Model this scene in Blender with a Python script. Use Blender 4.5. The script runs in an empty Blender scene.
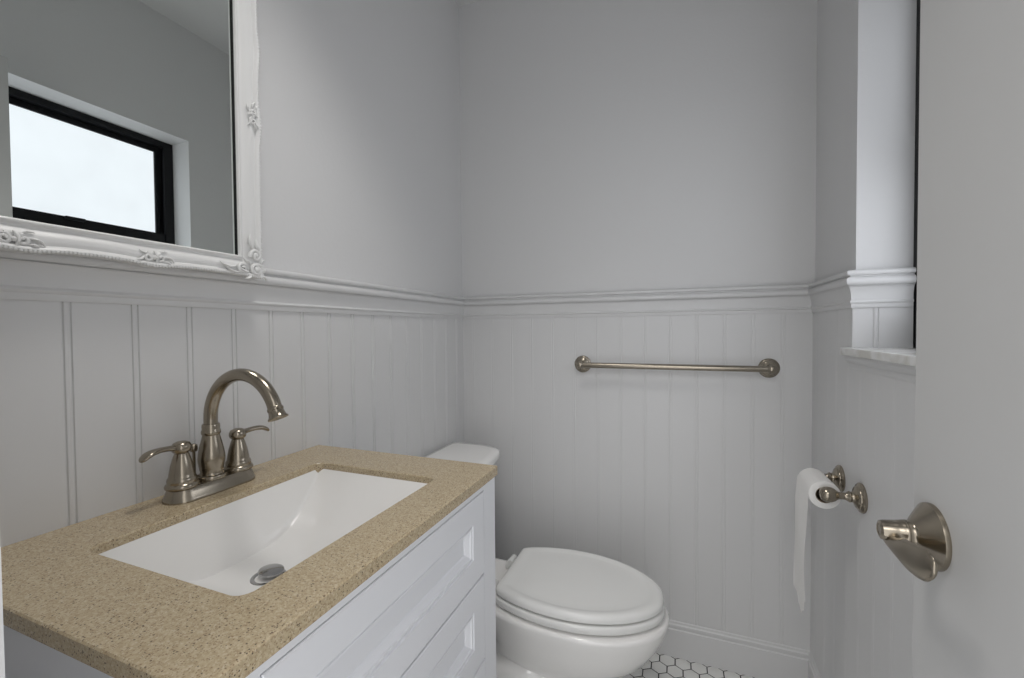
import bpy, bmesh, math, random
from mathutils import Vector, Matrix

random.seed(7)
C = bpy.context.scene.collection
S = bpy.context.scene
PI = math.pi

# ------------------------------------------------------------------ camera
def make_camera():
    yaw, pitch, roll, f = .3706, -.0219, -.0077, 429.9967
    cy, sy, cp, sp = math.cos(yaw), math.sin(yaw), math.cos(pitch), math.sin(pitch)
    F = Vector((-sy * cp, cy * cp, sp)); R0 = Vector((cy, sy, 0)); U0 = R0.cross(F)
    cr, sr = math.cos(roll), math.sin(roll)
    R = R0 * cr + U0 * sr; U = -R0 * sr + U0 * cr
    m = Matrix((R, U, -F)).transposed().to_4x4()
    m.translation = Vector((.8608, -1.633, 1.1761))
    cd = bpy.data.cameras.new('camera'); cam = bpy.data.objects.new('camera', cd); C.objects.link(cam)
    cam.matrix_world = m
    cd.sensor_fit = 'HORIZONTAL'; cd.sensor_width = 36; cd.lens = f / 1024 * 36
    cd.clip_start = .01; cd.clip_end = 50
    S.camera = cam
make_camera()

# ------------------------------------------------------------------ light
S.view_settings.view_transform = 'Standard'
S.view_settings.look = 'None'
S.view_settings.gamma = 1
S.view_settings.use_curve_mapping = False
S.view_settings.exposure = 0.22

wd = bpy.data.worlds.new('world'); S.world = wd; wd.use_nodes = True
bg = wd.node_tree.nodes['Background']
bg.inputs[0].default_value = (.975, .975, .985, 1); bg.inputs[1].default_value = 1.34

def light(name, kind, loc, energy, color, size=.1, target=None, size_y=None):
    l = bpy.data.lights.new(name, kind); l.energy = energy; l.color = color
    if kind == 'AREA':
        l.size = size
        if size_y: l.shape = 'RECTANGLE'; l.size_y = size_y
    else:
        l.shadow_soft_size = size
    o = bpy.data.objects.new(name, l); o.location = loc; C.objects.link(o)
    if target:
        o.rotation_euler = (Vector(target) - Vector(loc)).to_track_quat('-Z', 'Y').to_euler()
    return o
# recessed downlight over the vanity, unseen fill light added behind the doorway for the lower walls
sp = light('recessed_downlight', 'SPOT', (.45, -1.04, 2.47), 23, (1, .97, .94), .16, (.46, -1.02, 0))
sp.data.spot_size = math.radians(92); sp.data.spot_blend = .75
light('added_hall_fill', 'AREA', (.80, -2.75, 2.38), 4.5, (1, .98, .96), .7, (.75, -.3, .8))
PANE_GLOW = .90

# room sizes
W, H = 1.2660, 2.530          # right wall, ceiling
YF = -1.54                     # inner face of the front wall
XW, YJ, YN = 1.3775, -.3371, -1.23    # window plane, far and near jamb
ZS, ZWT = 1.1253, 2.030        # sill top, head of the window
BT = .008                      # beadboard thickness
ZR0, ZR1 = 1.2225, 1.3150        # chair rail

# ------------------------------------------------------------------ materials
def nt(name):
    m = bpy.data.materials.new(name); m.use_nodes = True
    n = m.node_tree; return m, n, n.nodes['Principled BSDF']
def simple(name, col, rough=.5, metal=0, coat=0, bump=0, bscale=200, spec=.5):
    m, n, p = nt(name)
    p.inputs['Base Color'].default_value = (*col, 1); p.inputs['Roughness'].default_value = rough
    p.inputs['Metallic'].default_value = metal; p.inputs['Coat Weight'].default_value = coat
    p.inputs['Specular IOR Level'].default_value = spec
    if bump:
        t = n.nodes.new('ShaderNodeTexCoord'); z = n.nodes.new('ShaderNodeTexNoise'); b = n.nodes.new('ShaderNodeBump')
        z.inputs['Scale'].default_value = bscale; z.inputs['Detail'].default_value = 3
        b.inputs['Strength'].default_value = bump; b.inputs['Distance'].default_value = .001
        n.links.new(t.outputs['Object'], z.inputs['Vector']); n.links.new(z.outputs[0], b.inputs['Height'])
        n.links.new(b.outputs[0], p.inputs['Normal'])
    return m
M = {}
M['wall'] = simple('wall_paint', (.70, .70, .70), .6, bump=.35, bscale=90)
M['ceil'] = simple('ceiling_paint', (.70, .70, .70), .7, bump=.3, bscale=120)
M['trim'] = simple('trim_paint', (.675, .675, .675), .38, bump=.08, bscale=60)
M['door'] = simple('door_paint', (.54, .54, .535), .45, bump=.06, bscale=50)
M['cabinet'] = simple('cabinet_paint', (.80, .81, .84), .35)
M['frame'] = simple('white_frame_paint', (.80, .80, .79), .35)
M['porcelain'] = simple('porcelain', (.89, .88, .86), .12, coat=.5)
M['seat'] = simple('seat_plastic', (.82, .82, .80), .22)
M['paper'] = simple('tissue_paper', (.86, .85, .83), .95, bump=.5, bscale=300)
M['card'] = simple('cardboard', (.30, .24, .18), .9)
M['black'] = simple('black_frame', (.006, .0065, .008), .5, spec=.3)
M['rabbet'] = simple('dark_gap', (.008, .008, .008), .8)
M['chrome'] = simple('chrome', (.40, .40, .40), .15, metal=1)
M['dark'] = simple('dark_rubber', (.02, .02, .02), .7)

def nickel(name, base, rough):
    m, n, p = nt(name)
    t = n.nodes.new('ShaderNodeTexCoord'); mp = n.nodes.new('ShaderNodeMapping'); z = n.nodes.new('ShaderNodeTexNoise')
    mp.inputs['Scale'].default_value = (40, 40, 900); z.inputs['Scale'].default_value = 1.5; z.inputs['Detail'].default_value = 2
    n.links.new(t.outputs['Object'], mp.inputs[0]); n.links.new(mp.outputs[0], z.inputs['Vector'])
    r = n.nodes.new('ShaderNodeMapRange'); r.inputs[3].default_value = rough - .03; r.inputs[4].default_value = rough + .03
    n.links.new(z.outputs[0], r.inputs[0]); n.links.new(r.outputs[0], p.inputs['Roughness'])
    p.inputs['Base Color'].default_value = (*base, 1); p.inputs['Metallic'].default_value = 1
    return m
M['nickel'] = nickel('brushed_nickel', (.34, .30, .24), .22)
M['nickel_bar'] = nickel('satin_nickel', (.34, .305, .25), .24)

def mirror_mat():
    m, n, p = nt('mirror_silver')
    p.inputs['Base Color'].default_value = (.85, .885, .86, 1); p.inputs['Metallic'].default_value = 1
    p.inputs['Roughness'].default_value = .0
    return m
M['mirror'] = mirror_mat()

def pane_mat(name, glow):
    m, n, p = nt(name)
    t = n.nodes.new('ShaderNodeTexCoord'); z = n.nodes.new('ShaderNodeTexNoise'); z.inputs['Scale'].default_value = 6
    n.links.new(t.outputs['Object'], z.inputs['Vector'])
    r = n.nodes.new('ShaderNodeMapRange'); r.inputs[3].default_value = .92 * glow; r.inputs[4].default_value = 1.08 * glow
    n.links.new(z.outputs[0], r.inputs[0]); n.links.new(r.outputs[0], p.inputs['Emission Strength'])
    p.inputs['Emission Color'].default_value = (.90, .935, 1, 1)
    p.inputs['Base Color'].default_value = (.25, .26, .28, 1); p.inputs['Roughness'].default_value = .35
    return m
M['pane'] = pane_mat('frosted_glass_daylight', PANE_GLOW); M['pane_low'] = pane_mat('frosted_glass_boosted_glow', PANE_GLOW * 2.0)  # lower pane: extra glow added to brighten the window jamb

def quartz_mat():
    m, n, p = nt('speckled_beige_quartz')
    t = n.nodes.new('ShaderNodeTexCoord')
    def noise(sc, det=2):
        z = n.nodes.new('ShaderNodeTexNoise'); z.inputs['Scale'].default_value = sc; z.inputs['Detail'].default_value = det
        n.links.new(t.outputs['Object'], z.inputs['Vector']); return z
    def ramp(src, stops):
        r = n.nodes.new('ShaderNodeValToRGB'); e = r.color_ramp.elements
        e[0].position, e[0].color = stops[0][0], (*stops[0][1], 1)
        e[1].position, e[1].color = stops[-1][0], (*stops[-1][1], 1)
        for q, c in stops[1:-1]:
            x = e.new(q); x.color = (*c, 1)
        n.links.new(src, r.inputs[0]); return r
    base = ramp(noise(260, 4).outputs[0], [(.3, (.415, .322, .198)), (.5, (.495, .400, .258)), (.7, (.575, .480, .325))])
    # translucent light grains
    v = n.nodes.new('ShaderNodeTexVoronoi'); v.inputs['Scale'].default_value = 700
    n.links.new(t.outputs['Object'], v.inputs['Vector'])
    cr = ramp(v.outputs['Color'], [(.0, (0, 0, 0)), (.74, (0, 0, 0)), (.80, (1, 1, 1)), (1, (1, 1, 1))])
    mx = n.nodes.new('ShaderNodeMixRGB'); mx.inputs[2].default_value = (.64, .56, .41, 1)
    fa = n.nodes.new('ShaderNodeMath'); fa.operation = 'MULTIPLY'; fa.inputs[1].default_value = .6
    n.links.new(cr.outputs[0], fa.inputs[0]); n.links.new(fa.outputs[0], mx.inputs[0]); n.links.new(base.outputs[0], mx.inputs[1])
    # brown and dark specks
    last = mx
    for sc, thr, col, amt in ((520, .84, (.22, .14, .075), .75), (470, .91, (.07, .05, .035), .9), (760, .80, (.26, .175, .10), .65)):
        v = n.nodes.new('ShaderNodeTexVoronoi'); v.inputs['Scale'].default_value = sc
        n.links.new(t.outputs['Object'], v.inputs['Vector'])
        sp = n.nodes.new('ShaderNodeSeparateColor'); n.links.new(v.outputs['Color'], sp.inputs[0])
        g = n.nodes.new('ShaderNodeMath'); g.operation = 'GREATER_THAN'; g.inputs[1].default_value = thr; n.links.new(sp.outputs[1], g.inputs[0])
        l = n.nodes.new('ShaderNodeMath'); l.operation = 'LESS_THAN'; l.inputs[1].default_value = .42; n.links.new(v.outputs['Distance'], l.inputs[0])
        k = n.nodes.new('ShaderNodeMath'); k.operation = 'MULTIPLY'; n.links.new(g.outputs[0], k.inputs[0]); n.links.new(l.outputs[0], k.inputs[1])
        k2 = n.nodes.new('ShaderNodeMath'); k2.operation = 'MULTIPLY'; k2.inputs[1].default_value = amt; n.links.new(k.outputs[0], k2.inputs[0])
        x = n.nodes.new('ShaderNodeMixRGB'); x.inputs[2].default_value = (*col, 1)
        n.links.new(k2.outputs[0], x.inputs[0]); n.links.new(last.outputs[0], x.inputs[1]); last = x
    n.links.new(last.outputs[0], p.inputs['Base Color'])
    p.inputs['Roughness'].default_value = .22
    return m
M['quartz'] = quartz_mat()

def marble_mat():
    m, n, p = nt('white_marble')
    t = n.nodes.new('ShaderNodeTexCoord'); z = n.nodes.new('ShaderNodeTexNoise')
    z.inputs['Scale'].default_value = 9; z.inputs['Detail'].default_value = 6; z.inputs['Distortion'].default_value = 1.6
    r = n.nodes.new('ShaderNodeValToRGB'); e = r.color_ramp.elements
    e[0].position = .40; e[0].color = (.62, .61, .57, 1); e[1].position = .62; e[1].color = (.80, .80, .79, 1)
    n.links.new(t.outputs['Object'], z.inputs['Vector']); n.links.new(z.outputs[0], r.inputs[0]); n.links.new(r.outputs[0], p.inputs['Base Color'])
    p.inputs['Roughness'].default_value = .2
    return m
M['marble'] = marble_mat()
M['tile'] = simple('hex_tile', (.80, .80, .78), .2)
M['grout'] = simple('dark_grout', (.018, .018, .018), .85)

# ------------------------------------------------------------------ mesh helpers
def obj(name, bm, mats, parent=None, smooth=None):
    me = bpy.data.meshes.new(name)
    bmesh.ops.recalc_face_normals(bm, faces=bm.faces[:])
    bm.to_mesh(me); bm.free()
    for m in (mats if isinstance(mats, (list, tuple)) else [mats]): me.materials.append(m)
    o = bpy.data.objects.new(name, me); C.objects.link(o)
    if smooth is not None:
        for p in me.polygons: p.use_smooth = True
        try: me.set_sharp_from_angle(angle=math.radians(smooth))
        except Exception: pass
    if parent:
        o.parent = parent
        o.matrix_parent_inverse = Matrix.Translation(-Vector(parent.location))
    return o
def thing(name, label, cat, loc=(0, 0, 0), group=None):
    o = bpy.data.objects.new(name, None); C.objects.link(o); o.location = loc; o.empty_display_size = .05
    return tag(o, label, cat, group)
def tag(o, label, cat, group=None):
    o['label'] = label; o['category'] = cat
    if group: o['group'] = group
    return o
def struct(name, bm, m, parent=None, smooth=None):
    o = obj(name, bm, m, parent, smooth)
    if not parent: o['kind'] = 'structure'
    return o

def add_box(bm, a, b, mi=0):
    vs = [bm.verts.new((x, y, z)) for x in (a[0], b[0]) for y in (a[1], b[1]) for z in (a[2], b[2])]
    fs = [(0, 1, 3, 2), (4, 6, 7, 5), (0, 4, 5, 1), (2, 3, 7, 6), (0, 2, 6, 4), (1, 5, 7, 3)]
    out = []
    for f in fs:
        x = bm.faces.new([vs[i] for i in f]); x.material_index = mi; out.append(x)
    return vs, out
def box(a, b, bev=0, seg=2):
    bm = bmesh.new(); add_box(bm, a, b)
    if bev: bmesh.ops.bevel(bm, geom=bm.edges[:], offset=bev, segments=seg, profile=.5, affect='EDGES')
    return bm
def frame_axis(p, axis):
    """matrix taking local z to axis at point p"""
    q = Vector(axis).normalized().to_track_quat('Z', 'Y')
    return Matrix.Translation(Vector(p)) @ q.to_matrix().to_4x4()
def add_lathe(bm, prof, mtx=None, n=32, cap=True, mi=0):
    rings = []
    for r, z in prof:
        if r < 1e-6:
            rings.append([bm.verts.new((0, 0, z))])
        else:
            rings.append([bm.verts.new((r * math.cos(2 * PI * i / n), r * math.sin(2 * PI * i / n), z)) for i in range(n)])
    fs = []
    for a, b in zip(rings, rings[1:]):
        for i in range(n):
            j = (i + 1) % n
            if len(a) == 1 and len(b) == 1: continue
            if len(a) == 1: fs.append(bm.faces.new((a[0], b[i], b[j])))
            elif len(b) == 1: fs.append(bm.faces.new((a[i], a[j], b[0])))
            else: fs.append(bm.faces.new((a[i], a[j], b[j], b[i])))
    if cap:
        for r in (rings[0], rings[-1]):
            if len(r) > 1: fs.append(bm.faces.new(r))
    for f in fs: f.material_index = mi
    if mtx is not None:
        bmesh.ops.transform(bm, matrix=mtx, verts=[v for r in rings for v in r])
def lathe(prof, p, axis=(0, 0, 1), n=32, cap=True):
    bm = bmesh.new(); add_lathe(bm, prof, frame_axis(p, axis), n, cap); return bm
def spline(pts, k=8):
    """Catmull-Rom through tuples of any length"""
    out = []; P = [pts[0]] + list(pts) + [pts[-1]]
    for i in range(1, len(P) - 2):
        for s in range(k):
            t = s / k
            out.append(tuple(.5 * (2 * b + (c - a) * t + (2 * a - 5 * b + 4 * c - d) * t * t + (3 * b - a - 3 * c + d) * t ** 3)
                             for a, b, c, d in zip(P[i - 1], P[i], P[i + 1], P[i + 2])))
    out.append(tuple(pts[-1])); return out
def add_tube(bm, path, rad, n=16, flat=1.0, cap=True):
    """round tube; rad: number or list; flat squeezes the second cross axis"""
    path = [Vector(p) for p in path]; rings = []; up = None
    for i, p in enumerate(path):
        t = (path[min(i + 1, len(path) - 1)] - path[max(i - 1, 0)]).normalized()
        if up is None:
            up = Vector((0, 0, 1)) if abs(t.z) < .9 else Vector((0, 1, 0))
        s = t.cross(up).normalized(); up = s.cross(t).normalized()
        r = rad[i] if isinstance(rad, (list, tuple)) else rad
        fl = flat[i] if isinstance(flat, (list, tuple)) else flat
        rings.append([bm.verts.new(p + s * r * math.cos(2 * PI * k / n) + up * r * fl * math.sin(2 * PI * k / n)) for k in range(n)])
    for a, b in zip(rings, rings[1:]):
        for i in range(n):
            j = (i + 1) % n; bm.faces.new((a[i], a[j], b[j], b[i]))
    if cap:
        bm.faces.new(rings[0]); bm.faces.new(rings[-1])
def tube(path, rad, n=16, flat=1.0, cap=True):
    bm = bmesh.new(); add_tube(bm, path, rad, n, flat, cap); return bm
def loft(loops, cap0=True, cap1=True, bm=None):
    """loops of equal vertex count"""
    bm = bm or bmesh.new()
    R = [[bm.verts.new(p) for p in l] for l in loops]; n = len(R[0])
    for a, b in zip(R, R[1:]):
        for i in range(n):
            j = (i + 1) % n; bm.faces.new((a[i], a[j], b[j], b[i]))
    if cap0: bm.faces.new(R[0])
    if cap1: bm.faces.new(R[-1])
    return bm
def rrect(x0, y0, x1, y1, r, k=6):
    pts = []
    for cx, cy, a0 in ((x1 - r, y1 - r, 0), (x0 + r, y1 - r, 90), (x0 + r, y0 + r, 180), (x1 - r, y0 + r, 270)):
        for i in range(k + 1):
            a = math.radians(a0 + 90 * i / k); pts.append((cx + r * math.cos(a), cy + r * math.sin(a)))
    return pts

# mitred sweep of a wall profile along a plan polyline; one mesh per segment
def sweep_segments(path, prof, side):
    """prof: list of (depth from the wall, z); side: +1 room lies left of the path, -1 right"""
    P = [Vector((x, y)) for x, y in path]; out = []
    def nrm(i):
        d = (P[i + 1] - P[i]).normalized(); return Vector((-d.y, d.x)) * side
    N = [nrm(i) for i in range(len(P) - 1)]
    def off(i, d):
        if i == 0: return P[0] + N[0] * d
        if i == len(P) - 1: return P[-1] + N[-1] * d
        a, b = N[i - 1], N[i]; return P[i] + (a + b) * (d / (1 + a.dot(b)))
    for i in range(len(P) - 1):
        bm = bmesh.new(); rings = []
        for j in (i, i + 1):
            rings.append([bm.verts.new((*off(j, d), z)) for d, z in prof])
        n = len(prof)
        for k in range(n):
            l = (k + 1) % n; bm.faces.new((rings[0][k], rings[0][l], rings[1][l], rings[1][k]))
        bm.faces.new(rings[0]); bm.faces.new(rings[1]); out.append(bm)
    return out

# ------------------------------------------------------------------ room shell
T = .12
struct('floor', None or (lambda: box((-.12, -1.75, -.10), (W + .25, .12, -.0015)))(), M['grout'])
floor = bpy.data.objects['floor']
def hex_tiles():
    bm = bmesh.new(); px = .0516; py = px * math.sqrt(3) / 2; R = px / math.sqrt(3)
    x0, y0 = .7971 + px / 2, -.0375
    for j in range(-1, 37):
        for i in range(-18, 12):
            cx = x0 + i * px + (px / 2 if j % 2 else 0); cy = y0 - j * py
            if cx < -.02 or cx > W + .02 or cy > .02 or cy < YF - .05: continue
            lo = []
            for r, z in ((R - .0021, -.0015), (R - .0021, -.0005), (R - .0031, 0)):
                lo.append([(min(max(cx + r * math.cos(PI / 6 + k * PI / 3), 0), W), min(cy + r * math.sin(PI / 6 + k * PI / 3), 0), z) for k in range(6)])
            loft(lo, False, True, bm)
    return bm
t_ = obj('hex_tile', hex_tiles(), M['tile'], floor, 30); t_['kind'] = 'stuff'

struct('ceiling', box((-.12, -1.75, H), (W + .25, .12, H + .1)), M['ceil'])
wall_left = struct('wall_left', box((-T, -1.75, 0), (0, .12, H)), M['wall'])
wall_back = struct('wall_back', box((0, 0, 0), (W + .25, T, H)), M['wall'])
bm = bmesh.new()
XO = W + .25
add_box(bm, (W, YJ, 0), (XO, 0, H)); add_box(bm, (W, -1.75, 0), (XO, YN, H))
add_box(bm, (W, YN, 0), (XO, YJ, ZS - .022)); add_box(bm, (W, YN, ZWT + .004), (XO, YJ, H))
wall_right = struct('wall_right', bm, M['wall'])
# front wall with the doorway the camera stands in
OX0, OX1 = .516, 1.192
bm = bmesh.new()
add_box(bm, (0, YF - .12, 0), (OX0, YF, H)); add_box(bm, (OX1, YF - .12, 0), (W, YF, H)); add_box(bm, (OX0, YF - .12, 2.05), (OX1, YF, H))
wall_front = struct('wall_front', bm, M['wall'])
bm = bmesh.new()                                                   # door casing and jamb boards
add_box(bm, (.456, YF, 0), (.537, YF + .015, 2.06)); add_box(bm, (OX0, YF - .12, 0), (.537, YF, 2.05))
add_box(bm, (OX1 - .011, YF - .12, 0), (OX1, YF, 2.05)); add_box(bm, (.456, YF, 2.045), (W, YF + .015, 2.11))
struct('trim_1', bm, M['trim'])

# beadboard: plan profile with pairs of grooves, extruded upward
def bead_panel(p0, p1, nrm, first, z0, z1, gd=.0022, pitch=.0862):
    """p0->p1 along the wall; nrm into the room; first: distance of the first groove pair from p0"""
    p0, p1, nrm = Vector(p0), Vector(p1), Vector(nrm); d = (p1 - p0); L = d.length; d.normalize()
    pts = [(0, 0), (0, BT)]; s = first
    while s < L - .012:
        if s > .012:
            for c in (s - .0045, s + .0045):
                pts += [(c - .0018, BT), (c - .0007, BT - gd), (c + .0007, BT - gd), (c + .0018, BT)]
            ins = len(pts) - 4
            pts[ins:ins] = [(s - .0015, BT + .0002), (s + .0015, BT + .0002)]
        s += pitch
    pts += [(L, BT), (L, 0)]
    bm = bmesh.new()
    lo = [[(*(p0 + d * a + nrm * b), z) for a, b in pts] for z in (z0, z1)]
    R = [[bm.verts.new(p) for p in l] for l in lo]; n = len(pts)
    for i in range(n):
        j = (i + 1) % n; bm.faces.new((R[0][i], R[0][j], R[1][j], R[1][i]))
    return bm
obj('beadboard', bead_panel((0, 0), (0, YF), (1, 0), 1.2748 - .0862 * 14, 0, ZR0 + .02), M['trim'], wall_left)
obj('beadboard', bead_panel((0, 0), (W, 0), (0, -1), .5735 - .0862 * 6, 0, ZR0 + .02, .0008), M['trim'], wall_back)
obj('beadboard', bead_panel((W, 0), (W, YJ), (-1, 0), .06, 0, ZR0 + .02, .0003), M['trim'], wall_right)
obj('beadboard', bead_panel((W, YJ), (W, YF), (-1, 0), .06, 0, ZS - .024, .0003), M['trim'], wall_right)
obj('beadboard', bead_panel((W - BT, YJ), (XW - .002, YJ), (0, -1), .046, ZS, ZR0 + .02), M['trim'], wall_right)

rail = [(0, ZR0), (.0115, ZR0), (.0125, ZR0 + .004), (.0125, ZR0 + .010), (.0145, ZR0 + .0115), (.0155, ZR0 + .0145), (.0145, ZR0 + .0175), (.0125, ZR0 + .019)]
for i in range(7):                                                  # cove
    a = PI / 2 * i / 6; rail.append((.0125 + .009 * (1 - math.cos(a)), ZR0 + .019 + .0345 * math.sin(a)))
for i in range(9):                                                  # bull-nose bead
    a = -PI / 2 + PI * i / 8; rail.append((.0185 + .0075 * math.cos(a), ZR0 + .0645 + .0100 * math.sin(a)))
rail += [(.0165, ZR0 + .0765), (.0165, ZR0 + .0785)]
for i in range(7):
    a = -PI / 2 + PI * i / 6; rail.append((.0200 + .004 * math.cos(a), ZR0 + .0850 + .0060 * math.sin(a)))
rail += [(.015, ZR1), (0, ZR1)]
segs = sweep_segments([(0, YF), (0, 0), (W, 0), (W, YJ), (XW - .004, YJ)], rail, -1)
for bm, w in zip(segs, (wall_left, wall_back, wall_right, wall_right)):
    obj('chair_rail', bm, M['trim'], w, 35)
base = [(0, 0), (.016, 0), (.016, .098), (.0125, .101), (.0125, .106), (.0145, .1085), (.0145, .116), (.0115, .1195), (.0105, .126), (.008, .1285), (0, .1285)]
for nm, bm in zip(('baseboard_left', 'baseboard_back', 'baseboard_right'), sweep_segments([(0, YF), (0, 0), (W, 0), (W, YF)], base, -1)):
    struct(nm, bm, M['trim'], None, 30)

# ------------------------------------------------------------------ window in the right wall
win = bpy.data.objects.new('window_1', None); C.objects.link(win); win.location = (XW, (YJ + YN) / 2, ZS); win['kind'] = 'structure'
def ring_frame(x0, x1, ya, yb, za, zb, w, wz=None, bev=.002):
    """rectangular frame in a plane x = const, ya > yb"""
    wz = wz or w; bm = bmesh.new()
    add_box(bm, (x0, ya - w, za), (x1, ya, zb)); add_box(bm, (x0, yb, za), (x1, yb + w, zb))
    add_box(bm, (x0, yb + w, za), (x1, ya - w, za + wz)); add_box(bm, (x0, yb + w, zb - wz), (x1, ya - w, zb))
    return bm
ZM = 1.606
bm = ring_frame(XW, XW + .06, YJ, YN, ZS, ZWT + .004, .030, .024)
add_box(bm, (XW + .0, YJ - .036, ZS + .02), (XW + .012, YJ - .030, ZWT)); add_box(bm, (XW, YN + .030, ZS + .02), (XW + .012, YN + .036, ZWT))
obj('window_frame', bm, M['black'], win)
obj('sash', ring_frame(XW + .026, XW + .050, YJ - .030, YN + .030, ZM - .012, ZWT - .020, .030, .024), M['black'], win)
lo_s = obj('sash', ring_frame(XW + .004, XW + .024, YJ - .038, YN + .038, ZS + .022, ZM + .014, .028, .055), M['black'], win)
obj('sash_latch', box((XW - .012, -.72, ZM + .002), (XW + .004, -.66, ZM + .014), .003), M['black'], lo_s)
obj('pane', box((XW + .034, YN + .055, ZM + .006), (XW + .040, YJ - .055, ZWT - .040)), M['pane'], win)
obj('pane', box((XW + .011, YN + .060, ZS + .070), (XW + .017, YJ - .060, ZM - .036)), M['pane_low'], win)
# marble sill with the little moulding below
bm = box((W - .027, YN - .012, ZS - .019), (W, YJ + .012, ZS), .003, 2)
add_box(bm, (W - .004, YN, ZS - .020), (XW + .002, YJ, ZS))
obj('window_sill', bm, M['marble'], win)
ap = [(0, ZS - .052), (.009, ZS - .052), (.011, ZS - .047), (.011, ZS - .038), (.015, ZS - .034), (.019, ZS - .026), (.019, ZS - .020), (0, ZS - .020)]
obj('sill_moulding', sweep_segments([(W, YJ + .008), (W, YN - .008)], ap, -1)[0], M['trim'], win)

# ------------------------------------------------------------------ open door with lever handle
DX, DY = 1.1402, -.9400
door = struct('door_1', box((DX, YF - .005, .012), (DX + .035, DY, 2.0263), .0015, 1), M['door'])
HK = Vector((DX, -.987, .9290))
bm = lathe([(0, 0), (.0375, 0), (.0378, .002), (.0372, .005), (.034, .0075), (.0295, .0110), (.024, .0150), (.019, .0185), (.0158, .0205), (.0150, .0225), (.0150, .026), (0, .026)], HK, (-1, 0, 0), 48)
dh = obj('door_handle', bm, M['nickel'], door, 40)
bm = lathe([(0, .0), (.0135, .0), (.0146, .0012), (.0146, .004), (.0140, .005), (.0130, .012), (.0118, .022), (.0108, .0255), (.0070, .0270), (.0065, .0262), (0, .0262)], HK + Vector((-.025, 0, 0)), (-1, 0, 0), 32)
obj('lever_hub', bm, M['nickel'], dh, 40)
# paddle that runs from the hub towards the hinge
def paddle():
    rows = []
    cl = [(.006, -.0400, -.008, .0050, .0055), (.000, -.0410, -.0095, .0075, .0070), (-.018, -.0410, -.0105, .0105, .0062), (-.034, -.0405, -.0090, .0150, .0055), (-.050, -.0400, -.0080, .0172, .0040),
          (-.066, -.0390, -.0055, .0178, .0034), (-.078, -.0380, -.0030, .0158, .0030), (-.086, -.0372, -.0010, .0110, .0026), (-.0895, -.0370, .0000, .0060, .0022), (-.0905, -.0370, .0000, .0015, .0010)]
    loops = []
    for y, x, z, h, t in spline(cl, 4):
        c = HK + Vector((x, y, z)); lp = []
        for k in range(16):
            a = 2 * PI * k / 16; lp.append(c + Vector((t * math.cos(a), 0, max(h, .001) * math.copysign(abs(math.sin(a)) ** .8, math.sin(a)))))
        loops.append(lp)
    return loft(loops)
obj('lever', paddle(), M['nickel'], dh, 50)

# ------------------------------------------------------------------ vanity
XC, Y0, Y1, ZC = .5010, -1.4110, -.7980, .8875
TC = .0209
vc = thing('vanity_cabinet', 'white painted bathroom vanity with framed drawer fronts under the beige worktop', 'cabinet', (.25, (Y0 + Y1) / 2, 0))
CX = .4945; CY0, CY1 = Y0 + .006, Y1 - .0010
bm = bmesh.new()
zt = ZC - TC
add_box(bm, (.010, CY0, 0), (CX - .018, CY0 + .016, zt)); add_box(bm, (.010, CY1 - .016, 0), (CX - .018, CY1, zt))
add_box(bm, (.010, CY0 + .016, .10), (CX - .018, CY1 - .016, .116)); add_box(bm, (.010, CY0 + .016, .116), (.016, CY1 - .016, zt))
obj('carcass', bm, M['cabinet'], vc)
fz = [(.8520, .6870), (.6830, .5130), (.5090, .3390), (.335, .135)]
yl, yr = CY0 + .055, CY1 - .055
bm = bmesh.new()
add_box(bm, (CX - .018, CY0, 0), (CX, yl, zt)); add_box(bm, (CX - .018, yr, 0), (CX, CY1, zt))
add_box(bm, (CX - .018, yl, .8540), (CX, yr, zt)); add_box(bm, (CX - .018, yl, .045), (CX, yr, .133))
add_box(bm, (CX - .018, yl, .133), (CX - .016, yr, .8540))
obj('face_frame', bm, M['cabinet'], vc)
def panel_front(za, zb, ya, yb):
    """raised-frame drawer front, y from ya (near) to yb (far), top za"""
    loops = []
    for ins, x in ((0, -.015), (0, -.0015), (.0015, 0), (.0480, 0), (.0490, -.0030), (.0515, -.0030), (.0525, -.0012), (.0555, -.0012), (.0565, -.0040), (.0640, -.0090), (.0660, -.0120), (.0700, -.0120), (.0710, -.0120)):
        loops.append([(CX + .0012 + x, ya + ins, zb + ins), (CX + .0012 + x, yb - ins, zb + ins), (CX + .0012 + x, yb - ins, za - ins), (CX + .0012 + x, ya + ins, za - ins)])
    return loft(loops)
for za, zb in fz:
    obj('drawer_front', panel_front(za, zb, yl + .0022, yr - .0022), M['cabinet'], vc, 20)

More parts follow.
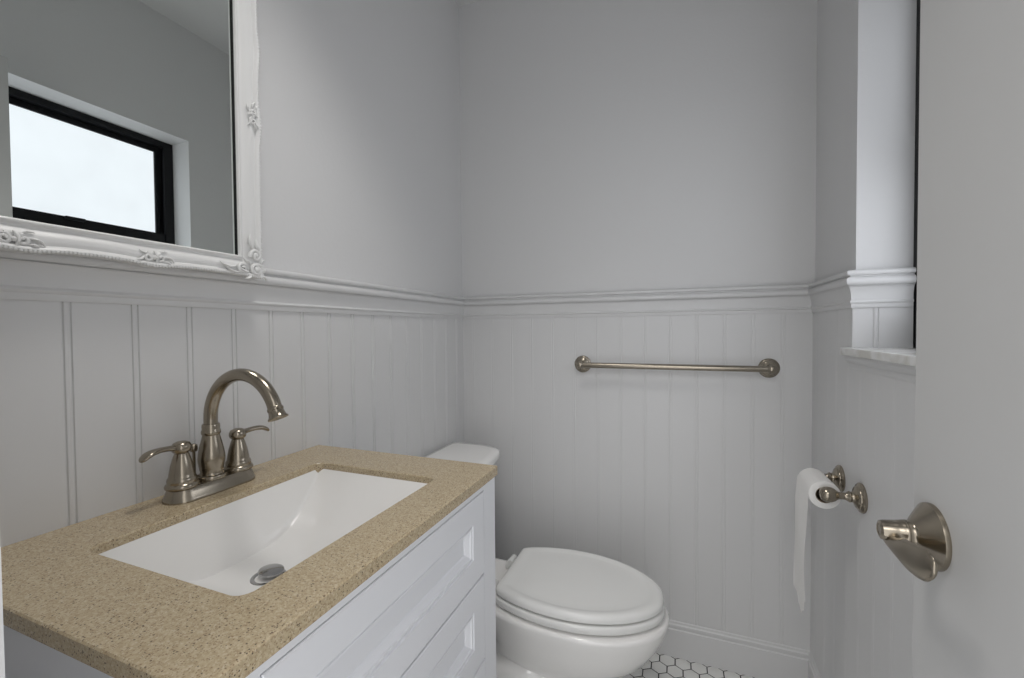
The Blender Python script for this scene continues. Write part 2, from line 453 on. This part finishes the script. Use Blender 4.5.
# worktop with the sink cut-out
SX0, SX1, SY0, SY1 = .1235, .4190, -1.3110, -.9110
def worktop():
    hole = rrect(SX0, SY0, SX1, SY1, .017, 6)
    bm = bmesh.new()
    def ring(pts, z): return [bm.verts.new((x, y, z)) for x, y in pts]
    def outer(i): return [(BT + .0005, Y0 + i), (XC - i, Y0 + i), (XC - i, Y1 - i), (BT + .0005, Y1 - i)]
    def close(vs): return [bm.edges.new((vs[i], vs[(i + 1) % len(vs)])) for i in range(len(vs))]
    e = .0016
    ot, ob = ring(outer(e), ZC), ring(outer(e), ZC - TC); s1, s2 = ring(outer(0), ZC - e), ring(outer(0), ZC - TC + e)
    hin = rrect(SX0 - e, SY0 - e, SX1 + e, SY1 + e, .017 + e, 6)
    ht, h1, hb = ring(hin, ZC), ring(hole, ZC - e), ring(hole, ZC - TC)
    for a, b in ((ot, s1), (s1, s2), (s2, ob), (ht, h1), (h1, hb)):
        for i in range(len(a)):
            j = (i + 1) % len(a); bm.faces.new((a[i], a[j], b[j], b[i]))
    for o_, h_ in ((ot, ht), (ob, hb)):
        es = []
        for l in (o_, h_):
            for i in range(len(l)):
                es.append(bm.edges.get((l[i], l[(i + 1) % len(l)])))
        bmesh.ops.triangle_fill(bm, use_beauty=True, edges=es)
    return bm
tag(obj('vanity_worktop', worktop(), M['quartz']), 'speckled beige stone worktop with rectangular sink cut-out on white vanity', 'worktop')

# undermount basin
def basin():
    x0, x1, y0, y1 = SX0 + .0006, SX1 - .0006, SY0 + .0006, SY1 - .0006
    zr, zf = ZC - .0130, .7735
    NX, NY = 72, 96
    bm = bmesh.new()
    def smax(a, b, k=.010):
        h = max(k - abs(a - b), 0) / k; return max(a, b) + h * h * k * .25
    def z(x, y):
        db, df = x - x0, x1 - x; de = min(y - y0, y1 - y)
        zb = zr - (zr - zf + .02) * min(db / .026, 1.3); zfr = zr - (zr - zf + .02) * min(df / .040, 1.3)
        s = min(max(de / .190, 0), 1); ze = zr - (zr - zf) * (1 - (1 - s) ** 2.5)
        fl = zf + .010 * (((x - .205) / .2) ** 2 + ((y + 1.11) / .2) ** 2) * .35
        return min(smax(smax(smax(zb, zfr), ze), fl, .006), zr)
    g = []
    # finer steps near the walls
    def steps(a, b, n):
        return [a + (b - a) * (.5 - .5 * math.cos(PI * i / n)) for i in range(n + 1)]
    xs, ys = steps(x0, x1, NX), steps(y0, y1, NY)
    for x in xs: g.append([bm.verts.new((x, y, z(x, y))) for y in ys])
    for i in range(NX):
        for j in range(NY): bm.faces.new((g[i][j], g[i + 1][j], g[i + 1][j + 1], g[i][j + 1]))
    # rim flange and outer shell
    rim = [g[i][0] for i in range(NX + 1)] + [g[NX][j] for j in range(1, NY + 1)] + [g[i][NY] for i in range(NX - 1, -1, -1)] + [g[0][j] for j in range(NY - 1, 0, -1)]
    cx, cy = (x0 + x1) / 2, (y0 + y1) / 2
    prev = rim
    for dx, dz in ((0, -.0086), (.020, -.0086), (.020, -.018), (.004, -.026), (-.01, -.115)):
        ring = []
        for v in rim:
            ox = math.copysign(dx, v.co.x - cx) if abs(v.co.x - x0) < 1e-6 or abs(v.co.x - x1) < 1e-6 else 0
            oy = math.copysign(dx, v.co.y - cy) if abs(v.co.y - y0) < 1e-6 or abs(v.co.y - y1) < 1e-6 else 0
            ring.append(bm.verts.new((v.co.x + ox, v.co.y + oy, zr + dz)))
        n = len(ring)
        for i in range(n):
            j = (i + 1) % n; bm.faces.new((prev[i], prev[j], ring[j], ring[i]))
        prev = ring
    bm.faces.new(prev)
    return bm
sink = tag(obj('sink_basin', basin(), M['porcelain'], None, 60), 'white rectangular undermount sink basin set into the beige worktop', 'sink')
DR = Vector((.2350, -1.131, .7743))
bm = lathe([(.0, .0), (.0255, .0), (.0262, .001), (.0255, .0025), (.022, .0030), (.0195, .0015), (.0185, -.006), (.0, -.006)], DR, (0, 0, 1), 36)
dr = obj('drain_flange', bm, M['chrome'], sink, 40)
tilt = (.10, .06, 1)
obj('stopper', lathe([(0, 0), (.0055, 0), (.0055, .008), (.010, .0095), (.0180, .0105), (.0192, .012), (.0188, .0142), (.014, .0158), (0, .0165)], DR + Vector((0, .004, -.004)), tilt, 36), M['chrome'], sink, 40)

# ------------------------------------------------------------------ faucet
FX, FY = .0610, -1.1020
fa = thing('bathroom_faucet', 'brushed nickel two-handle gooseneck faucet on the back edge of the beige worktop', 'faucet', (FX, FY, ZC))
def stadium(cx, cy, hl, r, z, k=12):
    pts = []
    for s, a0 in ((1, 0), (-1, 180)):
        for i in range(k + 1):
            a = math.radians(a0 + 180 * i / k); pts.append((cx + r * math.cos(a), cy + s * (hl - r) + r * math.sin(a), z))
    return pts
obj('base_plate', loft([stadium(FX, FY, .0785 - i, .0305 - i, ZC + z) for i, z in ((0, .0003), (0, .004), (.0012, .006), (.0045, .015), (.0065, .0205), (.0085, .0225), (.020, .0235))]), M['nickel'], fa, 40)
zb = ZC + .0225
vase = [(.0240, 0), (.0243, .003), (.0232, .006), (.0190, .0075), (.0178, .011), (.0190, .018), (.0210, .030), (.0212, .036), (.0200, .048), (.0172, .062), (.0146, .073), (.0136, .078), (.0150, .080), (.0155, .083), (.0150, .0865), (.0140, .088), (.0143, .092), (.0141, .0965), (.0130, .0985), (.0, .0985)]
obj('spout_body', lathe([(0, 0)] + vase, (FX, FY, zb), (0, 0, 1), 40), M['nickel'], fa, 40)
zt0 = zb + .096; R_ = .0835; zc_ = 1.0170
path = [(FX, FY, zt0), (FX, FY, zt0 + .012)]
for i in range(0, 25):
    a = PI - math.radians(160) * i / 24; path.append((FX + R_ + R_ * math.cos(a), FY, zc_ + R_ * math.sin(a)))
obj('spout', tube(path, .0112, 24), M['nickel'], fa, 40)
pe = Vector(path[-1]); de = (pe - Vector(path[-2])).normalized()
obj('spout_tip', lathe([(0, -.002), (.0118, -.002), (.0128, 0), (.0128, .0025), (.0118, .0035), (.0122, .007), (.0136, .013), (.0162, .0165), (.0162, .0180), (.0125, .0185), (.0, .0175)], pe, de, 32), M['nickel'], fa, 40)
bell = [(0, 0), (.0245, 0), (.0250, .003), (.0238, .006), (.0215, .008), (.0218, .011), (.0216, .014), (.0203, .017), (.0190, .0185), (.0185, .024), (.0160, .038), (.0128, .050), (.0108, .056), (.0100, .058), (.0118, .060), (.0138, .062), (.0148, .066), (.0144, .071), (.0118, .0755), (.0065, .078), (0, .0788)]
for s in (-1, 1):
    hy = FY + s * .0508
    h = obj('handle', lathe(bell, (FX, hy, zb), (0, 0, 1), 36), M['nickel'], fa, 40)
    zz = zb + .0685
    p = spline([(.0, 0.008, 0, .0075, .8), (.004, .020, .0018, .0062, .75), (.008, .034, .0028, .0074, .6), (.012, .046, .0018, .0096, .48), (.015, .054, -.001, .0102, .42), (.017, .060, -.0055, .0080, .42), (.0175, .0630, -.0085, .003, .5)], 5)
    obj('lever', tube([(FX - .3 * a * 0 + .25 * a, hy + s * b, zz + c) for a, b, c, r, fl in p], [q[3] for q in p], 18, [q[4] for q in p]), M['nickel'], h, 50)
obj('lift_rod', lathe([(0, 0), (.0025, 0), (.0025, .040), (.0055, .042), (.0068, .047), (.0058, .053), (.003, .0555), (0, .056)], (FX - .033, FY - .010, zb + .005), (0, 0, 1), 20), M['nickel'], fa, 40)

# ------------------------------------------------------------------ mirror on the left wall
MYF, MYN, MZB, MZT = -.9790, -1.530, 1.2860, 2.06        # mean outer edges
IYF, IYN, IZB, IZT = -1.0270, -1.478, 1.3290, 2.005      # inner edges
mir = thing('wall_mirror', 'large mirror in ornate white scrollwork frame on left wall above the faucet', 'mirror', (.024, (MYF + MYN) / 2, MZB))
XB = .0262
obj('mirror_glass', box((XB + .002, IYN - .004, IZB - .004), (.0350, IYF + .004, IZT + .004)), M['mirror'], mir)
def mirror_frame():
    bm = bmesh.new()
    prof = [(0, .0395), (.015, .0440), (.07, .0455), (.13, .0445), (.17, .0405), (.22, .0400), (.30, .0425), (.42, .0465), (.55, .0485), (.68, .0475), (.76, .0465), (.80, .0480), (.86, .0520), (.92, .0525), (.97, .049), (1.0, .042), (.985, XB)]
    corners_in = [(IYF, IZB), (IYN, IZB), (IYN, IZT), (IYF, IZT)]
    corners_out = [(MYF, MZB), (MYN, MZB), (MYN, MZT), (MYF, MZT)]
    ridge = []
    cols = []
    for e in range(4):
        a0, a1, b0, b1 = corners_in[e], corners_in[(e + 1) % 4], corners_out[e], corners_out[(e + 1) % 4]
        n = 60
        dn = Vector((b0[0] - a0[0] + b1[0] - a1[0], b0[1] - a0[1] + b1[1] - a1[1]))
        ax = Vector((-1 if e == 1 else 1 if e == 3 else 0, -1 if e == 0 else 1 if e == 2 else 0))
        for i in range(n):
            t = i / n
            pin = Vector(a0).lerp(Vector(a1), t); pout = Vector(b0).lerp(Vector(b1), t)
            L = (Vector(b1) - Vector(b0)).length; d = min(t, 1 - t) * L
            if e in (0, 2):                          # swelling at the corner and at the cartouches
                sp = abs(t - .36) * L if t < .5 else abs(t - .64) * L
            else:
                sp = abs(t - .40) * L if t < .5 else abs(t - .60) * L
            wv = .0035 * math.exp(-(d / .03) ** 2) + .0050 * math.exp(-(sp / .032) ** 2) - .0035
            pout = pout + ax * wv
            col = [bm.verts.new((x, *pin.lerp(pout, u))) for u, x in prof]
            cols.append(col); ridge.append((pin.lerp(pout, .955), e))
    N = len(cols)
    for i in range(N):
        a, b = cols[i], cols[(i + 1) % N]
        for k in range(len(prof) - 1): bm.faces.new((a[k], b[k], b[k + 1], a[k + 1]))
    # beaded edge
    for i in range(N):
        for s in (0, 1):
            p = ridge[i][0].lerp(ridge[(i + 1) % N][0], s * .5)
            if p.x < -1.40 or p.y > 1.93: continue
            bmesh.ops.create_icosphere(bm, subdivisions=1, radius=.0030, matrix=Matrix.Translation((.0500, p.x, p.y)))
    return bm
fr = obj('frame', mirror_frame(), M['frame'], mir, 55)
bm = bmesh.new()
for a, b in (((.0350, IYF, IZB), (.0390, IYF + .004, IZT)), ((.0350, IYN - .004, IZB), (.0390, IYN, IZT)),
             ((.0350, IYN, IZB - .004), (.0390, IYF, IZB)), ((.0350, IYN, IZT), (.0390, IYF, IZT + .004))): add_box(bm, a, b)
obj('rabbet', bm, M['rabbet'], mir)
def scroll(bm, c, r, turns, a0, hand, rad, x=.0500):
    pts, rr = [], []
    n = int(16 * turns)
    for i in range(n + 1):
        t = i / n; a = a0 + hand * 2 * PI * turns * t; q = r * (1 - .78 * t)
        pts.append((x + .0030 * t, c[0] + q * math.cos(a), c[1] + q * math.sin(a))); rr.append(rad * (1 - .35 * t))
    add_tube(bm, pts, rr, 8)
def leaf(bm, a, b, wdt, x=.050):
    a, b = Vector(a), Vector(b); d = b - a; p = [a.lerp(b, t) + Vector((-d.y, d.x)) * .18 * math.sin(PI * t) for t in (0, .2, .4, .6, .8, 1)]
    add_tube(bm, [(x + .002 * math.sin(PI * i / 5), q.x, q.y) for i, q in enumerate(p)], [wdt * f for f in (.35, .8, 1, .9, .6, .15)], 8, .7)
def corner_ornament(sy, sz, y, z):
    """y, z: the outer corner; sy, sz point inward"""
    bm = bmesh.new()
    scroll(bm, (y + sy * .018, z + sz * .017), .0125, 1.4, PI * .25, 1, .0042)
    scroll(bm, (y + sy * .019, z + sz * .046), .0125, 1.4, PI * 1.1, -1, .0042)
    scroll(bm, (y + sy * .048, z + sz * .017), .0100, 1.2, PI * .4, 1, .0036)
    for dy, dz, ey, ez in ((.006, .006, -.004, -.003), (.034, .012, .060, .024), (.052, .010, .085, .021), (.060, .022, .094, .026), (.010, .055, .016, .082),
                           (.024, .058, .030, .090), (.008, .030, -.002, .040), (.030, .006, .044, -.002), (.030, .030, .046, .040), (.004, .012, -.004, .020)):
        leaf(bm, (y + sy * dy, z + sz * dz), (y + sy * ey, z + sz * ez), .0042)
    bmesh.ops.create_icosphere(bm, subdivisions=2, radius=.0055, matrix=Matrix.Translation((.0515, y + sy * .018, z + sz * .017)))
    bmesh.ops.create_icosphere(bm, subdivisions=2, radius=.0050, matrix=Matrix.Translation((.0515, y + sy * .019, z + sz * .046)))
    return bm
for sy, sz, y, z in ((-1, 1, MYF + .001, MZB - .001), (1, 1, MYN - .001, MZB - .001), (-1, -1, MYF + .001, MZT + .001), (1, -1, MYN - .001, MZT + .001)):
    obj('corner_ornament', corner_ornament(sy, sz, y, z), M['frame'], fr, 60)
def cartouche(y, z, along, out, k=.62):
    """along: unit vector along the frame, out: unit vector outward"""
    al, ou = Vector(along) * k, Vector(out) * k; bm = bmesh.new(); c = Vector((y, z))
    for s in (-1, 1):
        q = c + al * s * .015; h = s if along[0] else -s
        scroll(bm, q, .0115 * k, 1.3, PI * .5, h, .0030, .0485)
        leaf(bm, c + al * s * .022 - ou * .004, c + al * s * .050 + ou * .010, .0030, .0490)
        leaf(bm, c + al * s * .020 + ou * .010, c + al * s * .042 + ou * .017, .0030, .0490)
        leaf(bm, c + al * s * .012 - ou * .012, c + al * s * .034 - ou * .018, .0026, .0475)
    leaf(bm, c - ou * .018, c + ou * .020, .0040, .0490)
    bmesh.ops.create_icosphere(bm, subdivisions=2, radius=.0040, matrix=Matrix.Translation((.0500, c.x, c.y)))
    return bm
for y in (-1.180, -1.342): obj('edge_ornament', cartouche(y, 1.3000, (1, 0), (0, -1)), M['frame'], fr, 60)
for z in (1.615, 1.90): obj('edge_ornament', cartouche(-.9960, z, (0, 1), (1, 0)), M['frame'], fr, 60)

# ------------------------------------------------------------------ towel bar on the back wall
TB = thing('towel_bar', 'long brushed nickel towel bar mounted on the back beadboard wall', 'towel bar', (.83, -BT, 1.0430))
ros = [(0, 0), (.0315, 0), (.0320, .003), (.0300, .006), (.0255, .0075), (.0250, .0095), (.0225, .0115), (.0175, .0140), (.0120, .0165), (.0105, .022), (.0100, .034), (.0120, .038), (.0138, .044), (.0142, .051), (.0130, .0575), (.0090, .0625), (.0045, .0645), (0, .065)]
for x in (.5195, 1.1365):
    obj('bracket', lathe(ros, (x, -BT, 1.0430), (0, -1, 0), 40), M['nickel_bar'], TB, 40)
obj('bar', tube([(.5195, -BT - .050, 1.0430), (1.1365, -BT - .050, 1.0430)], .0102, 24), M['nickel_bar'], TB, 40)

# ------------------------------------------------------------------ toilet paper holder
XR = W - BT; ZP = .7780
TP = thing('toilet_paper_holder', 'brushed nickel two-post toilet paper holder mounted on the right wall', 'toilet paper holder', (XR, -.336, ZP))
post = [(0, 0), (.0340, 0), (.0345, .003), (.0320, .0065), (.0270, .008), (.0265, .010), (.0240, .0125), (.0170, .0150), (.0125, .018), (.0115, .0215), (.0130, .0245), (.0115, .0275), (.0085, .031), (.0078, .038), (.0085, .045), (.0105, .0485), (.0115, .050), (.0145, .0535), (.0172, .060), (.0178, .067), (.0165, .0745), (.0120, .0805), (.0060, .083), (0, .0835)]
for y in (-.4150, -.2740):
    obj('post', lathe(post, (XR, y, ZP), (-1, 0, 0), 40), M['nickel'], TP, 40)
XRo = XR - .067
obj('roller', lathe([(0, 0), (.0075, 0), (.0075, .01), (.011, .012), (.011, .128), (.0075, .130), (.0075, .1400), (0, .1400)], (XRo, -.4145, ZP), (0, 1, 0), 20), M['nickel'], TP, 40)
# the paper roll hangs on the roller
RC = Vector((XRo - .001, -.398, ZP - .0085)); RO, RI, RL = .0335, .0195, .108
bm = bmesh.new()
add_lathe(bm, [(RI, 0), (RO - .0015, 0), (RO, .0012), (RO, RL - .0012), (RO - .0015, RL), (RI, RL)], frame_axis(RC, (0, 1, 0)), 48, False)
# loose sheet hanging from the outer side, with a torn end
def sheet(bm):
    cols, NU, NV = [], 14, 40
    for j in range(NV + 1):
        row = []
        for i in range(NU + 1):
            u = i / NU; y = RC.y + .001 + u * (RL - .002)
            zend = RC.z - .288 + (.0 if u > .62 else .004 * math.sin(u * 30)) - (.030 * max(0, math.sin((u - .08) * 5.2)) if .08 < u < .66 else 0) + (.016 if u < .10 else 0)
            t = j / NV
            z = RC.z + .012 - t * (RC.z + .012 - zend)
            a = min(max((RC.z + .012 - z) / .06, 0), 1)
            x = RC.x - RO - .0006 + .003 * (1 - (1 - a) ** 2) * 0 - .006 * math.sin(t * 2.2) * a + .0015 * math.sin(t * 7 + u * 4) * a
            if z > RC.z: x = RC.x - math.sqrt(max((RO + .0006) ** 2 - (z - RC.z) ** 2, 0))
            row.append((x, y, z))
        cols.append(row)
    A = [[bm.verts.new(p) for p in r] for r in cols]; B = [[bm.verts.new((p[0] - .0006, p[1], p[2])) for p in r] for r in cols]
    for j in range(NV):
        for i in range(NU):
            bm.faces.new((A[j][i], A[j][i + 1], A[j + 1][i + 1], A[j + 1][i])); bm.faces.new((B[j][i], B[j + 1][i], B[j + 1][i + 1], B[j][i + 1]))
    for i in range(NU): bm.faces.new((A[NV][i], A[NV][i + 1], B[NV][i + 1], B[NV][i]))
    for j in range(NV):
        bm.faces.new((A[j][0], A[j + 1][0], B[j + 1][0], B[j][0])); bm.faces.new((A[j][NU], B[j][NU], B[j + 1][NU], A[j + 1][NU]))
roll = thing('toilet_paper_roll', 'white toilet paper roll on the wall holder with a long torn sheet hanging down', 'toilet paper', (RC.x, RC.y + RL / 2, RC.z - RO))
obj('paper', bm, M['paper'], roll, 40)
bm = bmesh.new(); sheet(bm); obj('hanging_sheet', bm, M['paper'], roll, 60)
obj('core', lathe([(RI, .0005), (RI, RL - .0005), (RI - .0015, RL - .0005), (RI - .0015, .0005), (RI, .0005)], RC, (0, 1, 0), 36, False), M['card'], roll, 40)

# ------------------------------------------------------------------ toilet
TY = -.379
to = thing('toilet', 'white two-piece toilet with closed lid between the vanity and the back wall', 'toilet', (.42, TY, 0))
def outline(tab, z, sc=1.0, cx=.59, k=6, dx=0):
    """tab: (x, half width) from back to front"""
    s = spline(tab, k)
    side = [(x, max(h, 0)) for x, h in s]
    pts = [(x, h) for x, h in side if h > 1e-5 or True]
    loop = [(x, TY + h) for x, h in pts] + [(x, TY - h) for x, h in reversed(pts[:-1])]
    return [(cx + (x - cx) * sc + dx, TY + (y - TY) * sc, z) for x, y in loop]
lid_t = [(.360, .110), (.365, .121), (.393, .137), (.45, .155), (.52, .1660), (.59, .1655), (.65, .1555), (.71, .1350), (.76, .1060), (.80, .068), (.818, .034), (.8225, 0)]
seat_t = [(.358, .113), (.363, .124), (.393, .140), (.45, .158), (.52, .1690), (.59, .1685), (.65, .1585), (.71, .1380), (.76, .1090), (.802, .070), (.8205, .035), (.8250, 0)]
lid = loft([outline(lid_t, z, s) for z, s in ((.4092, .800), (.4092, .985), (.4099, .999), (.4170, 1.0), (.4230, .995), (.4275, .980), (.4302, .955), (.4310, .92), (.4302, .88), (.4282, .850), (.4272, .81), (.4276, .70), (.4296, .45), (.4300, .15))])
obj('seat_lid', lid, M['seat'], to, 60)
def seat_ring():
    o_ = [outline(seat_t, z, s) for z, s in ((.3795, .85), (.3797, .955), (.3803, .980), (.3828, .997), (.3955, 1.0), (.4000, .993), (.4022, .970), (.4027, .940))]
    i_ = [[(.60 + (x - .60) * .62, TY + (y - TY) * .62, z) for x, y, _ in outline(seat_t, 0)] for z in (.4027, .3790)]
    return loft(o_ + i_ + [o_[0]], False, False)
obj('seat_ring', seat_ring(), M['seat'], to, 60)
for s in (-1, 1):
    bm = box((.318, TY + s * .078 - .017, .3745), (.362, TY + s * .078 + .017, .3970), .006, 3)
    add_lathe(bm, [(0, 0), (.0095, 0), (.0105, .002), (.0105, .040), (.0095, .042), (0, .042)], frame_axis((.338, TY + s * .078 - .021, .4000), (0, 1, 0)), 20)
    obj('hinge', bm, M['seat'], to, 45)
def sect(xb, xf, hw, z, xm=None, pb=.75, pf=.95, n=24):
    """closed egg section"""
    xm = xm if xm is not None else xb + (xf - xb) * .55; pts = []
    for i in range(2 * n):
        a = 2 * PI * i / (2 * n); c, s = math.cos(a), math.sin(a)
        p = pf if c > 0 else pb
        x = xm + (xf - xm) * abs(c) ** p if c > 0 else xm - (xm - xb) * abs(c) ** p
        pts.append((x, TY + hw * math.copysign(abs(s) ** (.95 if c > 0 else .78), s), z))
    return pts
bowl = [sect(.20, .672, .118, .0, .50), sect(.20, .672, .118, .014, .50), sect(.21, .664, .108, .022, .50), sect(.22, .650, .100, .08, .48), sect(.23, .640, .098, .13, .48),
        sect(.25, .650, .100, .160, .49), sect(.29, .690, .108, .187, .51), sect(.32, .742, .130, .220, .53), sect(.318, .785, .150, .258, .55), sect(.302, .814, .161, .300, .565), sect(.283, .829, .171, .336, .575),
        sect(.268, .8355, .1755, .360, .58), sect(.265, .8365, .1760, .3660, .58), sect(.268, .834, .174, .3715, .58), sect(.276, .826, .168, .3735, .58)]
obj('bowl', loft(bowl), M['porcelain'], to, 60)
# shelf under the tank and the trapway bulge at the side
obj('tank_shelf', loft([rrect3 for rrect3 in [[(x, y, z) for x, y in rrect(.035 + i, TY - .115 + i, .33, TY + .115 - i, .03)] for i, z in ((.06, .20), (.02, .28), (0, .34), (0, .372), (.004, .376))]]), M['porcelain'], to, 50)
bm = bmesh.new()
for s in (-1, 1):
    p = spline([(.60, TY + s * .075, .10, .03), (.52, TY + s * .085, .15, .045), (.42, TY + s * .088, .175, .052), (.33, TY + s * .086, .13, .052), (.27, TY + s * .080, .06, .050), (.25, TY + s * .078, .02, .045)], 5)
    add_tube(bm, [q[:3] for q in p], [q[3] for q in p], 18)
obj('trapway', bm, M['porcelain'], to, 60)
for s in (-1, 1):
    obj('bolt_cap', lathe([(0, 0), (.013, 0), (.0125, .008), (.009, .014), (0, .017)], (.40, TY + s * .135, .004), (0, 0, 1), 20), M['seat'], to, 40)
def tank_out(x0, x1, hw, z, bow=.030, r=.055, k=8):
    """D-shaped plan: flat back at the wall, softly bowed front"""
    pts = []
    n = 24
    for i in range(n + 1):
        t = -1 + 2 * i / n; y = TY + hw * t
        e = max(0, abs(t) - (1 - r / hw)) / (r / hw)
        x = x1 - bow * t * t - (r * (1 - math.sqrt(max(0, 1 - e * e))) if e > 0 else 0)
        pts.append((x, y, z))
    pts += [(x0 + .012, TY + hw, z), (x0, TY + hw - .014, z), (x0, TY - hw + .014, z), (x0 + .012, TY - hw, z)]
    return pts
tank = loft([tank_out(.030, .225, .205, .376), tank_out(.030, .228, .215, .39), tank_out(.030, .243, .237, .64), tank_out(.030, .247, .240, .700)])
obj('tank', tank, M['porcelain'], to, 50)
tl = loft([tank_out(.022, .256, .248, 0.7015), tank_out(.021, .262, .252, 0.7050), tank_out(.021, .263, .2535, 0.7200), tank_out(.023, .261, .251, 0.7275), tank_out(.029, .254, .243, 0.7325), tank_out(.045, .236, .222, 0.7342)])
obj('tank_lid', tl, M['porcelain'], to, 50)
